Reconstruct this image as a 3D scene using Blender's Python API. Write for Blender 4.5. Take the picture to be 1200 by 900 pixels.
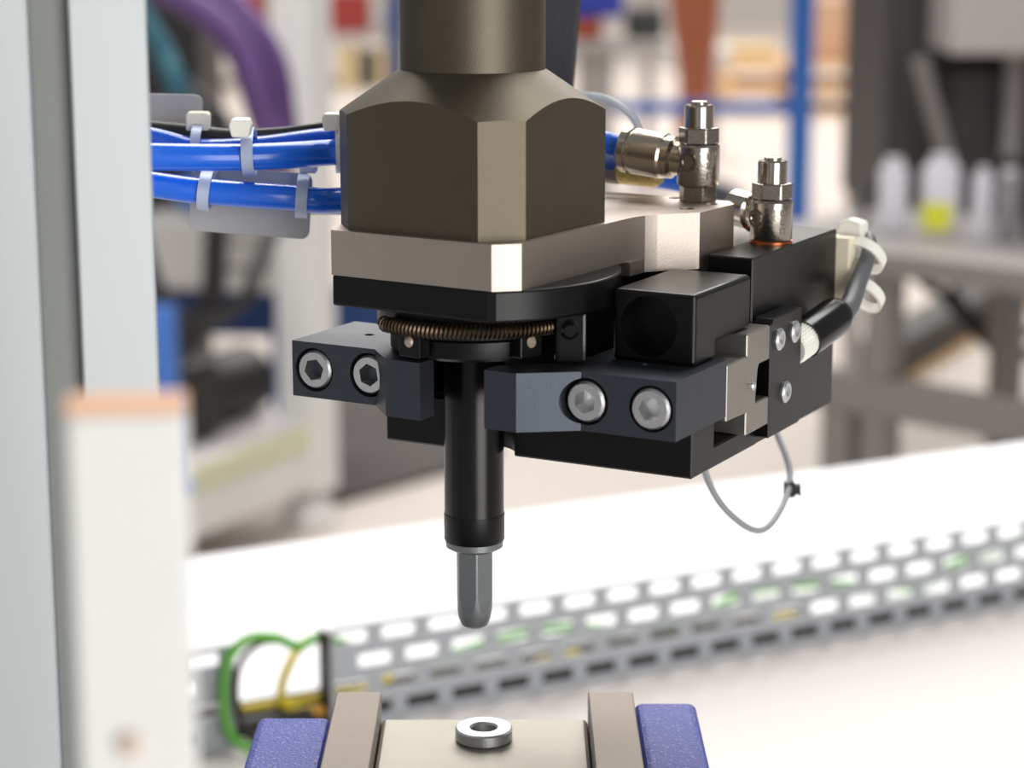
import bpy, bmesh, math, random
from mathutils import Vector, Matrix, noise

random.seed(7)
R = math.radians
scene = bpy.context.scene
for _o in list(bpy.data.objects):
    bpy.data.objects.remove(_o)
col = scene.collection

# ------------------------------------------------------------------ camera
cd = bpy.data.cameras.new('camera')
cam = bpy.data.objects.new('camera', cd)
col.objects.link(cam)
cam.location = (0, 0, 1.15)
cam.rotation_euler = (R(90 - 12.15), 0, 0)
cd.sensor_width = 36
cd.lens = 78
cd.clip_start = 0.02
cd.clip_end = 200
cd.dof.use_dof = True
cd.dof.focus_distance = 0.548
cd.dof.aperture_fstop = 12.5
scene.camera = cam

# ------------------------------------------------------------------ world and lights
w = bpy.data.worlds.new('hall_daylight')
scene.world = w
w.use_nodes = True
bg = w.node_tree.nodes['Background']
bg.inputs[0].default_value = (0.96, 0.98, 1.0, 1)
bg.inputs[1].default_value = 0.2


def area(name, loc, target, sx, sy, power, color=(1, 1, 1)):
    d = bpy.data.lights.new(name, 'AREA')
    d.shape = 'RECTANGLE'
    d.size, d.size_y = sx, sy
    d.energy = power
    d.color = color
    o = bpy.data.objects.new(name, d)
    col.objects.link(o)
    o.location = loc
    o.rotation_euler = (Vector(target) - Vector(loc)).to_track_quat('-Z', 'Y').to_euler()
    return o


# tall window of the hall behind the photographer, to the right
area('hall_window', (1.5, -2.15, 1.15), (0, 0.55, 1.05), 1.8, 2.4, 70, (1.0, 0.99, 0.97))
# unseen overhead lights placed over table, workstation and far floor
area('overhead_light', (0.4, 1.7, 3.1), (0.2, 1.3, 0.7), 1.8, 1.1, 43, (1.0, 0.98, 0.95))
area('overhead_light', (-0.7, 2.9, 3.6), (-0.6, 3.9, 0.4), 1.4, 0.8, 55, (1.0, 0.98, 0.96))  # added to brighten the white workstation leg
area('overhead_light', (1.5, 10.0, 5.5), (1.0, 10.0, 0.0), 8.0, 6.0, 640, (1.0, 0.95, 0.9))
area('overhead_light', (0.0, 17.0, 6.0), (0.0, 17.0, 0.0), 12.0, 6.0, 480, (1.0, 0.95, 0.9))

scene.view_settings.view_transform = 'Standard'
scene.view_settings.look = 'None'
scene.view_settings.exposure = 0.15
scene.view_settings.gamma = 1
scene.view_settings.use_curve_mapping = False


# ------------------------------------------------------------------ materials
def lin(c):
    return tuple(((x / 255) / 12.92 if x / 255 < 0.04045 else ((x / 255 + 0.055) / 1.055) ** 2.4) for x in c)


def mat(name, rgb, rough=0.5, metal=0.0, var=0.06, scale=60, bump=0.0, bscale=600, spec=0.5, trans=0.0, coat=0.0, stretch=None, flecks=None):
    m = bpy.data.materials.new(name)
    m.use_nodes = True
    nt = m.node_tree
    b = nt.nodes['Principled BSDF']
    c = lin(rgb)
    tc = nt.nodes.new('ShaderNodeTexCoord')
    mp = nt.nodes.new('ShaderNodeMapping')
    nt.links.new(tc.outputs['Object'], mp.inputs[0])
    if stretch:
        mp.inputs['Scale'].default_value = stretch
    nz = nt.nodes.new('ShaderNodeTexNoise')
    nz.inputs['Scale'].default_value = scale
    nz.inputs['Detail'].default_value = 4
    nt.links.new(mp.outputs[0], nz.inputs['Vector'])
    mix = nt.nodes.new('ShaderNodeMix')
    mix.data_type = 'RGBA'
    mix.inputs[6].default_value = tuple(x * (1 - var) for x in c) + (1,)
    mix.inputs[7].default_value = tuple(min(1, x * (1 + var)) for x in c) + (1,)
    nt.links.new(nz.outputs['Fac'], mix.inputs[0])
    last = mix.outputs[2]
    if flecks:
        vo = nt.nodes.new('ShaderNodeTexVoronoi')
        vo.inputs['Scale'].default_value = flecks[1]
        nt.links.new(mp.outputs[0], vo.inputs['Vector'])
        rp = nt.nodes.new('ShaderNodeMapRange')
        rp.inputs[1].default_value, rp.inputs[2].default_value = 0.12, 0.3
        rp.inputs[3].default_value, rp.inputs[4].default_value = 1.0, 0.0
        nt.links.new(vo.outputs['Distance'], rp.inputs[0])
        m3 = nt.nodes.new('ShaderNodeMix')
        m3.data_type = 'RGBA'
        m3.inputs[7].default_value = lin(flecks[0]) + (1,)
        nt.links.new(rp.outputs[0], m3.inputs[0])
        nt.links.new(last, m3.inputs[6])
        last = m3.outputs[2]
    nt.links.new(last, b.inputs['Base Color'])
    b.inputs['Roughness'].default_value = rough
    b.inputs['Metallic'].default_value = metal
    b.inputs['Specular IOR Level'].default_value = spec
    b.inputs['Transmission Weight'].default_value = trans
    b.inputs['Coat Weight'].default_value = coat
    if bump:
        n2 = nt.nodes.new('ShaderNodeTexNoise')
        n2.inputs['Scale'].default_value = bscale
        n2.inputs['Detail'].default_value = 3
        nt.links.new(mp.outputs[0], n2.inputs['Vector'])
        bp = nt.nodes.new('ShaderNodeBump')
        bp.inputs['Strength'].default_value = bump
        bp.inputs['Distance'].default_value = 0.0005
        nt.links.new(n2.outputs['Fac'], bp.inputs['Height'])
        nt.links.new(bp.outputs[0], b.inputs['Normal'])
    return m


M = {
    'bronze': mat('bronze_anodised', (100, 93, 80), 0.48, 0.9, 0.08, 90, 0.12, 2500),
    'alu': mat('milled_aluminium', (190, 178, 168), 0.46, 1.0, 0.05, 120, 0.08, 2200),
    'black': mat('black_anodised', (7, 6, 6), 0.34, 0.0, 0.10, 120, 0.08, 2500, spec=0.32),
    'jaw': mat('blue_black_anodised', (76, 81, 89), 0.44, 0.85, 0.08, 150, 0.08, 2600),
    'gloss': mat('glossy_black', (17, 16, 17), 0.2, 0.0, 0.05),
    'steelgrey': mat('ground_steel', (158, 154, 146), 0.4, 0.85, 0.06, 150, 0.1, 1800),
    'screw': mat('zinc_screw', (222, 223, 224), 0.36, 1.0, 0.08, 300, 0.15, 1500),
    'nickel': mat('nickel_plate', (206, 196, 182), 0.16, 1.0, 0.04, 100),
    'nickel_dark': mat('nickel_body', (172, 164, 154), 0.24, 1.0, 0.08, 200, 0.15, 1200),
    'spring': mat('spring_wire', (92, 76, 62), 0.35, 0.9, 0.1),
    'bit': mat('tool_steel', (134, 138, 139), 0.42, 0.7, 0.08, 200, 0.1, 1500),
    'rod': mat('rod_black', (9, 8, 8), 0.26, 0.0, 0.1, 200, spec=0.4),
    'pin_tip': mat('pin_tip', (176, 160, 144), 0.4, 0.3, 0.05),
    'cream': mat('cream_plastic', (236, 226, 200), 0.5, 0, 0.03),
    'nylon': mat('white_nylon', (240, 238, 230), 0.45, 0, 0.03),
    'nylon_strap': mat('nylon_strap', (176, 188, 214), 0.4, 0, 0.05),
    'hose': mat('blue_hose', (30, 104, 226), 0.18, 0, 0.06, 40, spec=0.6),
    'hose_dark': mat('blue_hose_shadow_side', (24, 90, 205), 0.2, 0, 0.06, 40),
    'cable_black': mat('black_cable', (36, 33, 32), 0.5, 0, 0.1),
    'cable_dark': mat('dark_grey_cable', (96, 98, 100), 0.4, 0, 0.06),
    'cable_grey': mat('grey_cable', (150, 154, 158), 0.45, 0, 0.05),
    'cable_lightgrey': mat('light_grey_cable', (176, 182, 188), 0.45, 0, 0.05),
    'brass': mat('sintered_bronze', (214, 182, 110), 0.35, 0.6, 0.6, 1400, 1.0, 1500),
    'tag': mat('grey_tag', (176, 174, 174), 0.45, 0.2, 0.04, 40),
    'profile': mat('anodised_profile', (196, 202, 204), 0.45, 0.3, 0.03, 30, stretch=(1, 1, .05)),
    'shade_grey': mat('slot_shade', (138, 141, 138), 0.6, 0, 0.05),
    'white_panel': mat('white_panel', (234, 234, 231), 0.5, 0, 0.01),
    'orange_rim': mat('orange_rim', (242, 192, 156), 0.5, 0, 0.03),
    'tan': mat('tan_knob', (218, 196, 180), 0.5, 0, 0.05),
    'worktop': mat('white_worktop', (244, 244, 246), 0.45, 0, 0.015, 6),
    'sheet_grey': mat('grey_front_sheet', (204, 198, 195), 0.5, 0.1, 0.03, 9),
    'tray': mat('galvanised_tray', (178, 182, 187), 0.5, 0.1, 0.05, 30),
    'vice_blue': mat('hammered_blue_paint', (58, 74, 170), 0.42, 0.1, 0.35, 700, 0.9, 1300, flecks=((132, 136, 200), 640)),
    'vice_bar': mat('hardened_bar', (126, 114, 104), 0.45, 0.4, 0.06, 300, 0.1, 1500),
    'vice_plate': mat('brushed_plate', (156, 152, 142), 0.5, 0.75, 0.06, 40, 0.1, 900, stretch=(1, 12, 1)),
    'green': mat('green_wire', (96, 170, 60), 0.45, 0, 0.1),
    'yellow': mat('yellow_wire', (214, 190, 40), 0.45, 0, 0.1),
    'orange_wire': mat('orange_wire', (222, 160, 40), 0.45, 0, 0.1),
    'floor': mat('concrete_floor', (206, 196, 188), 0.55, 0, 0.06, 1.2, 0.1, 20),
    'wall': mat('hall_wall', (196, 190, 186), 0.8, 0, 0.03, 2),
    'frame_white': mat('white_frame', (234, 233, 231), 0.45, 0.05, 0.02),
    'shelf_white': mat('shelf_board', (232, 226, 226), 0.5, 0, 0.03),
    'edge_green': mat('shelf_edge_band', (220, 221, 188), 0.5, 0, 0.05, 12),
    'brown_dark': mat('dark_brown', (58, 51, 48), 0.7, 0, 0.1, 6),
    'rack_blue': mat('blue_rack_paint', (44, 106, 188), 0.45, 0, 0.05, 5),
    'rack_navy': mat('navy_rack_paint', (18, 56, 110), 0.45, 0, 0.1, 5),
    'purple': mat('purple_hose', (92, 62, 118), 0.5, 0, 0.12, 20),
    'teal': mat('teal_hose', (38, 92, 108), 0.5, 0, 0.1, 20),
    'machine_dark': mat('dark_machine', (48, 45, 43), 0.55, 0, 0.2, 7),
    'machine_black': mat('black_machine', (34, 32, 32), 0.5, 0, 0.25, 9),
    'machine_grey': mat('grey_machine', (176, 170, 168), 0.5, 0, 0.03, 3),
    'bench_grey': mat('bench_steel', (132, 128, 126), 0.45, 0.1, 0.05, 4),
    'bottle_white': mat('white_bottle', (206, 204, 212), 0.35, 0, 0.04),
    'bottle_grey': mat('grey_bottle', (128, 124, 128), 0.4, 0, 0.06),
    'label_yellow': mat('yellow_label', (222, 222, 60), 0.5, 0, 0.04),
    'wood': mat('pallet_wood', (226, 186, 136), 0.7, 0, 0.18, 5, stretch=(1, 6, 6)),
    'card': mat('cardboard', (196, 160, 132), 0.75, 0, 0.12, 4),
    'red': mat('red_box', (150, 48, 44), 0.5, 0, 0.1),
    'orange': mat('orange_box', (190, 90, 50), 0.5, 0, 0.1),
    'ochre': mat('ochre_box', (206, 184, 140), 0.6, 0, 0.15, 4),
    'olive': mat('dark_bin', (72, 74, 68), 0.6, 0, 0.1),
    'royal': mat('royal_blue_box', (42, 62, 176), 0.5, 0, 0.05),
    'sky': mat('light_blue_bag', (72, 126, 214), 0.5, 0, 0.1),
    'skin': mat('skin', (178, 100, 66), 0.55, 0, 0.05, 5),
    'navy_cloth': mat('navy_cloth', (40, 46, 70), 0.8, 0, 0.1, 30),
    'grey_cloth': mat('grey_cloth', (110, 112, 118), 0.8, 0, 0.1, 30),
    'shoe': mat('dark_shoe', (38, 42, 58), 0.6, 0, 0.1),
    'hair': mat('brown_hair', (60, 42, 32), 0.6, 0, 0.2, 60),
    'sleeve': mat('woven_sleeve', (34, 34, 40), 0.55, 0, 0.15, 300, 0.4, 1200),
    'white_bits': mat('pale_parts', (214, 212, 208), 0.5, 0, 0.1, 12),
}


# ------------------------------------------------------------------ helpers
def link(o, parent=None):
    col.objects.link(o)
    if parent:
        o.parent = parent
    return o


def thing(name, label, cat, loc=(0, 0, 0), rotz=0, group=None):
    o = bpy.data.objects.new(name, None)
    o.empty_display_size = 0.02
    col.objects.link(o)
    o.location = loc
    o.rotation_euler = (0, 0, rotz)
    tag(o, label, cat, group)
    return o


def tag(o, label, cat=None, group=None):
    o['label'] = label
    if cat:
        o['category'] = cat
    if group:
        o['group'] = group
    return o


def struct(o):
    o['kind'] = 'structure'
    return o


def obj(name, bm, m, parent=None, bevel=0.0, segs=2, smooth=35, loc=None):
    """link a bmesh (metres) as one object"""
    bmesh.ops.remove_doubles(bm, verts=bm.verts, dist=1e-7)
    bmesh.ops.recalc_face_normals(bm, faces=bm.faces)
    if bevel:
        smooth = min(smooth, 14)
        es = [e for e in bm.edges if len(e.link_faces) == 2 and e.calc_face_angle(0) > R(28)]
        bmesh.ops.bevel(bm, geom=es, offset=bevel, segments=segs, profile=0.5, affect='EDGES', clamp_overlap=True)
    me = bpy.data.meshes.new(name)
    bm.to_mesh(me)
    bm.free()
    me.materials.append(M[m] if isinstance(m, str) else m)
    if smooth:
        me.shade_smooth()
        me.set_sharp_from_angle(angle=R(smooth))
    o = bpy.data.objects.new(name, me)
    link(o, parent)
    if loc:
        o.location = loc
    return o


def prism(poly, a, b, axis='z', s=0.001, bm=None):
    """extrude a 2-D outline between a and b: axis z uses (x,y), axis x uses (y,z), axis y uses (x,z)"""
    bm = bm or bmesh.new()

    def P(p, h):
        if axis == 'z':
            return Vector((p[0], p[1], h)) * s
        if axis == 'x':
            return Vector((h, p[0], p[1])) * s
        return Vector((p[0], h, p[1])) * s
    lo = [bm.verts.new(P(p, a)) for p in poly]
    hi = [bm.verts.new(P(p, b)) for p in poly]
    bm.faces.new(lo)
    bm.faces.new(hi[::-1])
    n = len(poly)
    for i in range(n):
        bm.faces.new((lo[i], hi[i], hi[(i + 1) % n], lo[(i + 1) % n]))
    return bm


def box(x0, x1, y0, y1, z0, z1, s=0.001, bm=None):
    return prism([(x0, y0), (x1, y0), (x1, y1), (x0, y1)], z0, z1, 'z', s, bm)


def mbox(x0, x1, y0, y1, z0, z1):
    return box(x0, x1, y0, y1, z0, z1, 1.0)


def lathe(prof, seg=48, s=0.001, phase=0.0):
    """revolve (r, z) points about z; r = 0 closes an end"""
    bm = bmesh.new()
    rings = []
    for r, z in prof:
        if r < 1e-6:
            rings.append([bm.verts.new((0, 0, z * s))])
        else:
            rings.append([bm.verts.new((r * s * math.cos(2 * math.pi * (i + phase) / seg), r * s * math.sin(2 * math.pi * (i + phase) / seg), z * s)) for i in range(seg)])
    for a, b in zip(rings, rings[1:]):
        for i in range(seg):
            j = (i + 1) % seg
            if len(a) == 1 and len(b) == 1:
                continue
            if len(a) == 1:
                bm.faces.new((a[0], b[i], b[j]))
            elif len(b) == 1:
                bm.faces.new((a[i], b[0], a[j]))
            else:
                bm.faces.new((a[i], b[i], b[j], a[j]))
    return bm


def aim(bm, origin, direction, s=0.001):
    """turn a bmesh built along +z to run from origin along direction"""
    q = Vector(direction).normalized().to_track_quat('Z', 'Y')
    bm.transform(Matrix.Translation(Vector(origin) * s) @ q.to_matrix().to_4x4())
    return bm


def spline(pts, sub=8):
    pts = [Vector(p) for p in pts]
    out = []
    n = len(pts)
    for i in range(n - 1):
        p0 = pts[max(i - 1, 0)]
        p1, p2 = pts[i], pts[i + 1]
        p3 = pts[min(i + 2, n - 1)]
        for k in range(sub):
            t = k / sub
            out.append(0.5 * ((2 * p1) + (p2 - p0) * t + (2 * p0 - 5 * p1 + 4 * p2 - p3) * t * t + (3 * p1 - p0 - 3 * p2 + p3) * t ** 3))
    out.append(pts[-1])
    return out


def tube(pts, r, seg=12, sub=8, s=1.0, closed=False, flat=None, rfun=None):
    """sweep a circle (or a flat rectangle (w, t)) along a smooth path"""
    path = [Vector(p) * s for p in (spline(pts, sub) if sub > 1 else pts)]
    bm = bmesh.new()
    n = len(path)
    up = None
    rings = []
    for i, p in enumerate(path):
        if closed:
            t = (path[(i + 1) % n] - path[i - 1]).normalized()
        else:
            t = (path[min(i + 1, n - 1)] - path[max(i - 1, 0)]).normalized()
        if up is None:
            up = t.orthogonal().normalized()
        up = (up - t * up.dot(t)).normalized()
        side = t.cross(up)
        rr = (rfun(i / max(n - 1, 1)) if rfun else r) * s
        rings.append([bm.verts.new(p + (up * math.cos(2 * math.pi * k / seg) + side * math.sin(2 * math.pi * k / seg)) * rr) for k in range(seg)])
    m = n if closed else n - 1
    for i in range(m):
        a, b = rings[i], rings[(i + 1) % n]
        for k in range(seg):
            bm.faces.new((a[k], b[k], b[(k + 1) % seg], a[(k + 1) % seg]))
    if not closed:
        bm.faces.new(rings[0][::-1])
        bm.faces.new(rings[-1])
    return bm


def band(center, axis, ra, rb, width, thick, up=(0, 0, 1), s=0.001, seg=36):
    """an oval strap around axis: half-sizes ra (across) and rb (along up)"""
    ax = Vector(axis).normalized()
    u = (Vector(up) - ax * Vector(up).dot(ax)).normalized()
    v = ax.cross(u)
    bm = bmesh.new()
    rings = []
    for i in range(seg):
        t = 2 * math.pi * i / seg
        ring = []
        for dr, dw in ((0, -1), (0, 1), (1, 1), (1, -1)):
            ring.append(bm.verts.new((Vector(center) + u * (rb + dr * thick) * math.cos(t) + v * (ra + dr * thick) * math.sin(t) + ax * dw * width / 2) * s))
        rings.append(ring)
    for i in range(seg):
        a, b = rings[i], rings[(i + 1) % seg]
        for k in range(4):
            bm.faces.new((a[k], b[k], b[(k + 1) % 4], a[(k + 1) % 4]))
    return bm


def cut(o, cutters, op='DIFFERENCE'):
    """boolean the cutters (bmeshes in the same local frame) out of o and keep the result as its mesh"""
    tmp = []
    for bmc in cutters:
        bmesh.ops.recalc_face_normals(bmc, faces=bmc.faces)
        me = bpy.data.meshes.new('cutter')
        bmc.to_mesh(me)
        bmc.free()
        c = bpy.data.objects.new('cutter', me)
        col.objects.link(c)
        c.matrix_world = o.matrix_world
        c.parent = o.parent
        c.location = o.location
        md = o.modifiers.new('cut', 'BOOLEAN')
        md.operation = op
        md.object = c
        md.solver = 'EXACT'
        tmp.append(c)
    bpy.context.view_layer.update()
    dg = bpy.context.evaluated_depsgraph_get()
    me = bpy.data.meshes.new_from_object(o.evaluated_get(dg))
    me.name = o.name
    o.modifiers.clear()
    o.data = me
    me.shade_smooth()
    me.set_sharp_from_angle(angle=R(12))
    for c in tmp:
        bpy.data.objects.remove(c)
    return o


def dup(o, parent=None, loc=None, rot=None):
    c = o.copy()
    col.objects.link(c)
    if parent:
        c.parent = parent
    if loc is not None:
        c.location = loc
    if rot is not None:
        c.rotation_euler = rot
    for ch in o.children:
        dup(ch, c)
    return c


def hexagon(r, rot=0):
    return [(r * math.cos(R(60 * k + rot)), r * math.sin(R(60 * k + rot))) for k in range(6)]


def arc(cx, cy, r, a0, a1, n):
    return [(cx + r * math.cos(R(a0 + (a1 - a0) * i / n)), cy + r * math.sin(R(a0 + (a1 - a0) * i / n))) for i in range(n + 1)]


# ------------------------------------------------------------------ large structure
struct(obj('floor', mbox(-9, 12, -4, 24, -0.1, 0), 'floor'))
struct(obj('wall_back', mbox(-9, 12, 22, 22.2, 0, 6), 'wall'))

# the machine's table: back edge runs 27 degrees off the picture plane
TA = R(27.3)
bench = thing('machine_table', 'wide white machine table with a thin grey sheet in front of the slotted tray', 'table', (0, 1.41, 0), TA)
obj('tabletop', mbox(-1.3, 1.4, -1.45, 0, 0.72, 0.76), 'worktop', bench, 0.002)
obj('front_sheet', mbox(-1.28, 1.38, -1.43, -0.315, 0.76, 0.7615), 'sheet_grey', bench)  # thin grey sheet over the front of the white top
for lx in (-1.2, 1.3):
    for ly in (-1.38, -0.12):
        obj('leg', mbox(lx - .04, lx + .04, ly - .04, ly + .04, 0, 0.72), 'profile', bench, 0.003)

# ------------------------------------------------------------------ spindle head
AX = (-0.0095, 0.540, 1.0742)
spindle = thing('spindle_head', 'bronze grey round spindle with a chamfered square housing on an aluminium plate', 'machine spindle', AX, R(-32))
obj('shaft', lathe([(0, 36), (17.6, 36), (17.6, 330), (0, 330)], 72), 'bronze', spindle)
a, c = 26.5, 8.0
oct_ = [(-a + c, -a), (a - c, -a), (a, -a + c), (a, a - c), (a - c, a), (-a + c, a), (-a, a - c), (-a, -a + c)]
hous = obj('housing_block', prism(oct_, 0, 39), 'bronze', spindle)
cone = lathe([(0, -1), (60, -1), (60, 37.5 - .68 * (60 - 17.7) + 1e-3), (60, 8.5), (17.7, 37.4), (17.7, 37.6), (0, 37.6)], 96)
cone = lathe([(0, -1), (60, -1), (60, 8.7), (17.7, 37.5), (0, 37.5)], 96)
cut(hous, [cone], 'INTERSECT')
plate_out = [(-22.2, -28.5), (23.5, -28.5), (28.5, -23.5), (28.5, 25.9), (28.5, 26), (28.7, 30), (29.6, 33.6), (31.4, 36.7), (31.5, 36.82), (38.8, 45.6), (38.8, 65), (35, 70), (-24, 70), (-27, 66), (-27, -19)]
pl = obj('adapter_plate', prism(plate_out, -10.9, 0), 'alu', spindle, smooth=12)
wing = [(29.6, 26), (29.6, 33.6), (31.4, 36.7), (31.5, 36.82), (38.8, 45.6), (38.8, 65), (35, 70), (12, 70), (12, 46), (24, 36), (24, 26)]
obj('plate_shoulder', prism(wing, -14.4, -10.9), 'alu', spindle, smooth=12)
# plate screw holes near the valve
cut(pl, [lathe([(0, -2), (2.0, -2), (2.0, 1), (0, 1)], 20)] and [aim(lathe([(0, -2), (1.9, -2), (1.9, 1), (0, 1)], 24), p, (0, 0, 1)) for p in ((33.5, 62, 0), (32.5, 50.5, 0), (20, 68, 0))])

# ------------------------------------------------------------------ tool holder under the plate
holder = thing('tool_holder', 'black round tool holder with a coil spring ring under the aluminium plate', 'tool holder', AX, R(-32))
disc = []
for i in range(96):
    t = 2 * math.pi * i / 96
    x, y = 36.5 * math.cos(t), 36.5 * math.sin(t)
    disc.append((max(x, -22.2), min(max(y, -28.4), 22)))
dd = [disc[0]]
for p in disc[1:]:
    if (Vector(p) - Vector(dd[-1])).length > 0.2:
        dd.append(p)
fl = obj('flange_disc', prism(dd, -18.4, -10.9), 'black', holder, 0.0006, 2)
obj('hub', lathe([(0, -26), (18.5, -26), (23.6, -25), (23.8, -24.2), (23.8, -18.4), (0, -18.4)], 64), 'black', holder)
# closed-wound spring lying in a ring
hel = []
turns = 47
for i in range(turns * 10 + 1):
    u = i / (turns * 10)
    th = R(-58 - 56 + 112 * u)
    ph = 2 * math.pi * turns * u
    rr = 26 + 1.6 * math.cos(ph)
    hel.append((rr * math.cos(th), rr * math.sin(th), -22.4 + 1.6 * math.sin(ph)))
obj('coil_spring', tube(hel, 0.42, 5, 1, 0.001), 'spring', holder)
obj('collar', lathe([(0, -31), (19.4, -31), (20.6, -30.2), (20.6, -26.2), (20.0, -25.6), (0, -25.6)], 72), 'black', holder, smooth=30)
for px, py in ((-2.38, -24.6), (22.3, -9.6)):
    d = Vector((px, py, 0)).normalized()
    lt = obj('latch', aim(prism([(-3.2, -3), (3.2, -3), (3.2, 2.2), (1.5, 3.2), (-1.5, 3.2), (-3.2, 2.2)], 0, 4.2), (d.x * 20.7, d.y * 20.7, -26.8), (d.x, d.y, 0)), 'black', holder, 0.0004)
    tag(obj('pin', aim(lathe([(0, 0), (1.6, 0), (1.6, 1.4), (1.0, 2.2), (0, 2.4)], 20), (d.x * 23.2, d.y * 23.2, -25.6), (d.x, d.y, -0.35)), 'pin_tip', lt), 'pale pin tip')
bk = obj('stop_bracket', prism([(26.5, -5.5), (28.5, -8), (34.8, -4.4), (33.5, -1.8)], -30.8, -18.4), 'gloss', holder, 0.0008)
obj('stop_pin', aim(lathe([(0, 0), (2.2, 0), (2.2, 1.4), (1.4, 2), (0, 2)], 24), (31.4, -6.4, -22.5), (0.5, -0.86, 0)), 'gloss', holder)

tool = thing('insertion_tool', 'slim black round punch ending in a grey hexagonal bit above the washer', 'punch tool', AX, R(-32))
obj('rod', lathe([(0, -77.2), (7.5, -77.2), (7.5, -31.0), (0, -31.0)], 56), 'rod', tool)
obj('sleeve', lathe([(0, -80.6), (7.45, -80.6), (7.65, -80.2), (7.65, -73.5), (0, -73.5)], 56), 'black', tool)
obj('shoulder', lathe([(0, -83.2), (5.4, -83.2), (7.2, -82.2), (7.3, -80.6), (0, -80.6)], 56), 'bit', tool)
hx = obj('hex_bit', prism(hexagon(4.95, 10), -103.6, -82.6), 'bit', tool, 0.0002, 1)
tip = lathe([(0, -103.6), (2.4, -103.6), (3.4, -102.9), (4.1, -101), (4.55, -98.2), (4.8, -95), (4.85, -80), (0, -80)], 48)
cut(hx, [tip], 'INTERSECT')

# ------------------------------------------------------------------ parallel gripper
grip = thing('parallel_gripper', 'black parallel gripper with two screwed finger jaws around the punch', 'gripper', AX, R(-28.5))
# upper lobe
lob = obj('upper_body', prism([(2.5, -31.0), (2.5, -13.6), (37, -13.6), (37, -26.9), (15.6, -26.9), (15.6, -31.0)], 37, 58.5, 'x'), 'black', grip, 0.0011, 3)
cut(lob, [aim(lathe([(0, -1), (7.4, -1), (7.4, 7), (0, 7)], 48), (46.5, 2.5, -22.2), (0, 1, 0))])
# lower block with a round recess that clears the punch
low = obj('lower_body', prism([(2.5, -58.4), (43, -58.4), (43, -52.8), (15.6, -52.8), (15.6, -45.5), (2.5, -45.5)], -27.5, 58.5, 'x'), 'black', grip, 0.0005, 1)
cut(low, [lathe([(0, -70), (10.5, -70), (10.5, -40), (0, -40)], 48)])
obj('spine', box(-27.5, 43.4, 43.1, 60, -58.6, -14.5), 'black', grip, 0.0005, 1)
obj('valve_block', prism([(43.1, -10.6), (103, -10.6), (103, -59.6), (43.1, -59.6)], 43.6, 56.3, 'x'), 'black', grip, 0.0004, 1)
# jaws


def cap_screw(parent, x, y, z, turn):
    """cylinder-head screw seated in a counterbore, axis along -y"""
    s_ = obj('cap_screw', lathe([(0, -3), (4.9, -3), (4.9, 1.5), (4.4, 2.2), (0, 2.2)], 40), 'screw', parent)
    cut(s_, [prism(hexagon(2.9, turn), -2.5, 4)])
    s_.rotation_euler = (R(90), 0, 0)
    s_.location = Vector((x, y, z)) * 0.001
    return s_


def bore(x, y, z, r, depth):
    return aim(lathe([(0, -6), (r, -6), (r, depth), (0, depth)], 48), (x, y, z), (0, 1, 0))


ZJ0, ZJ1 = -45.3, -31.1
jl = [(-44.7, -14), (-20.2, -14), (-11.7, -22.8), (-1.6, -23.4), (-1.6, -16.8), (-7, -14), (-12, -9), (-14.5, -4), (-14.5, 15.4), (-44.7, 15.4)]
jaw_l = obj('jaw', prism(jl, ZJ0, ZJ1), 'jaw', grip)
cut(jaw_l, [bore(-38.2, -14, -38.1, 5.6, 4.2), bore(-22.0, -14, -37.8, 5.6, 4.2), aim(lathe([(0, -3), (1.3, -3), (1.3, 1), (0, 1)], 24), (-31.4, 1.5, ZJ1), (0, 0, 1))])
jr = [(61.4, -14), (36.9, -14), (24.4, -23), (15.8, -23), (15.8, -17), (20, -14), (26, -8), (31, 4), (31, 15.4), (61.4, 15.4)]
jaw_r = obj('jaw', prism(jr, ZJ0, ZJ1), 'jaw', grip)
cut(jaw_r, [bore(38.3, -14, -38.1, 5.7, 4.2), bore(55.1, -14, -38.1, 5.6, 4.2), aim(lathe([(0, -3), (1.3, -3), (1.3, 1), (0, 1)], 24), (46.7, 1, ZJ1), (0, 0, 1))])
cap_screw(jaw_l, -38.2, -11.9, -38.1, 12)
cap_screw(jaw_l, -22.0, -11.9, -37.8, 40)
cap_screw(jaw_r, 38.3, -12.6, -38.1, 25)
cap_screw(jaw_r, 55.1, -12.6, -38.1, 3)
# steel slide that carries the right jaw, end profile towards the camera
slide = [(28, -27.1), (42.95, -27.1), (42.95, -35.9), (36.2, -35.9), (35.4, -37), (34.3, -44), (34.3, -45.4), (42.95, -45.4), (42.95, -52.7), (28.2, -52.7), (28.2, -47), (15.7, -46.6), (15.7, -32.5), (28, -32.5)]
tag(obj('slide', prism(slide, 33, 61.4, 'x'), 'steelgrey', grip, 0.0003, 1), 'bare steel slide with stepped end')
obj('slide_pin', aim(lathe([(0, 0), (1.1, 0), (1.1, .5), (0.8, .9), (0, 1)], 20), (61.4, 31.5, -40.6), (1, 0, 0)), 'screw', grip)
sp = obj('sensor_plate', prism([(43.1, -56.5), (43.1, -27.1), (44.5, -25.7), (64.3, -25.7), (64.3, -56.5)], 56.4, 61.6, 'x'), 'black', grip, 0.0003, 1)
for py, pz in ((48.3, -31.6), (58.9, -31.4), (53.4, -46.2)):
    s_ = obj('plate_screw', lathe([(0, 0), (2.9, 0), (2.9, 0.5), (2.3, 1.0), (0, 1.0)], 28), 'screw', sp)
    cut(s_, [prism(hexagon(1.4, 15), 0.3, 3)])
    s_.rotation_euler = (0, R(90), 0)
    s_.location = Vector((61.6, py, pz)) * 0.001

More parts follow.
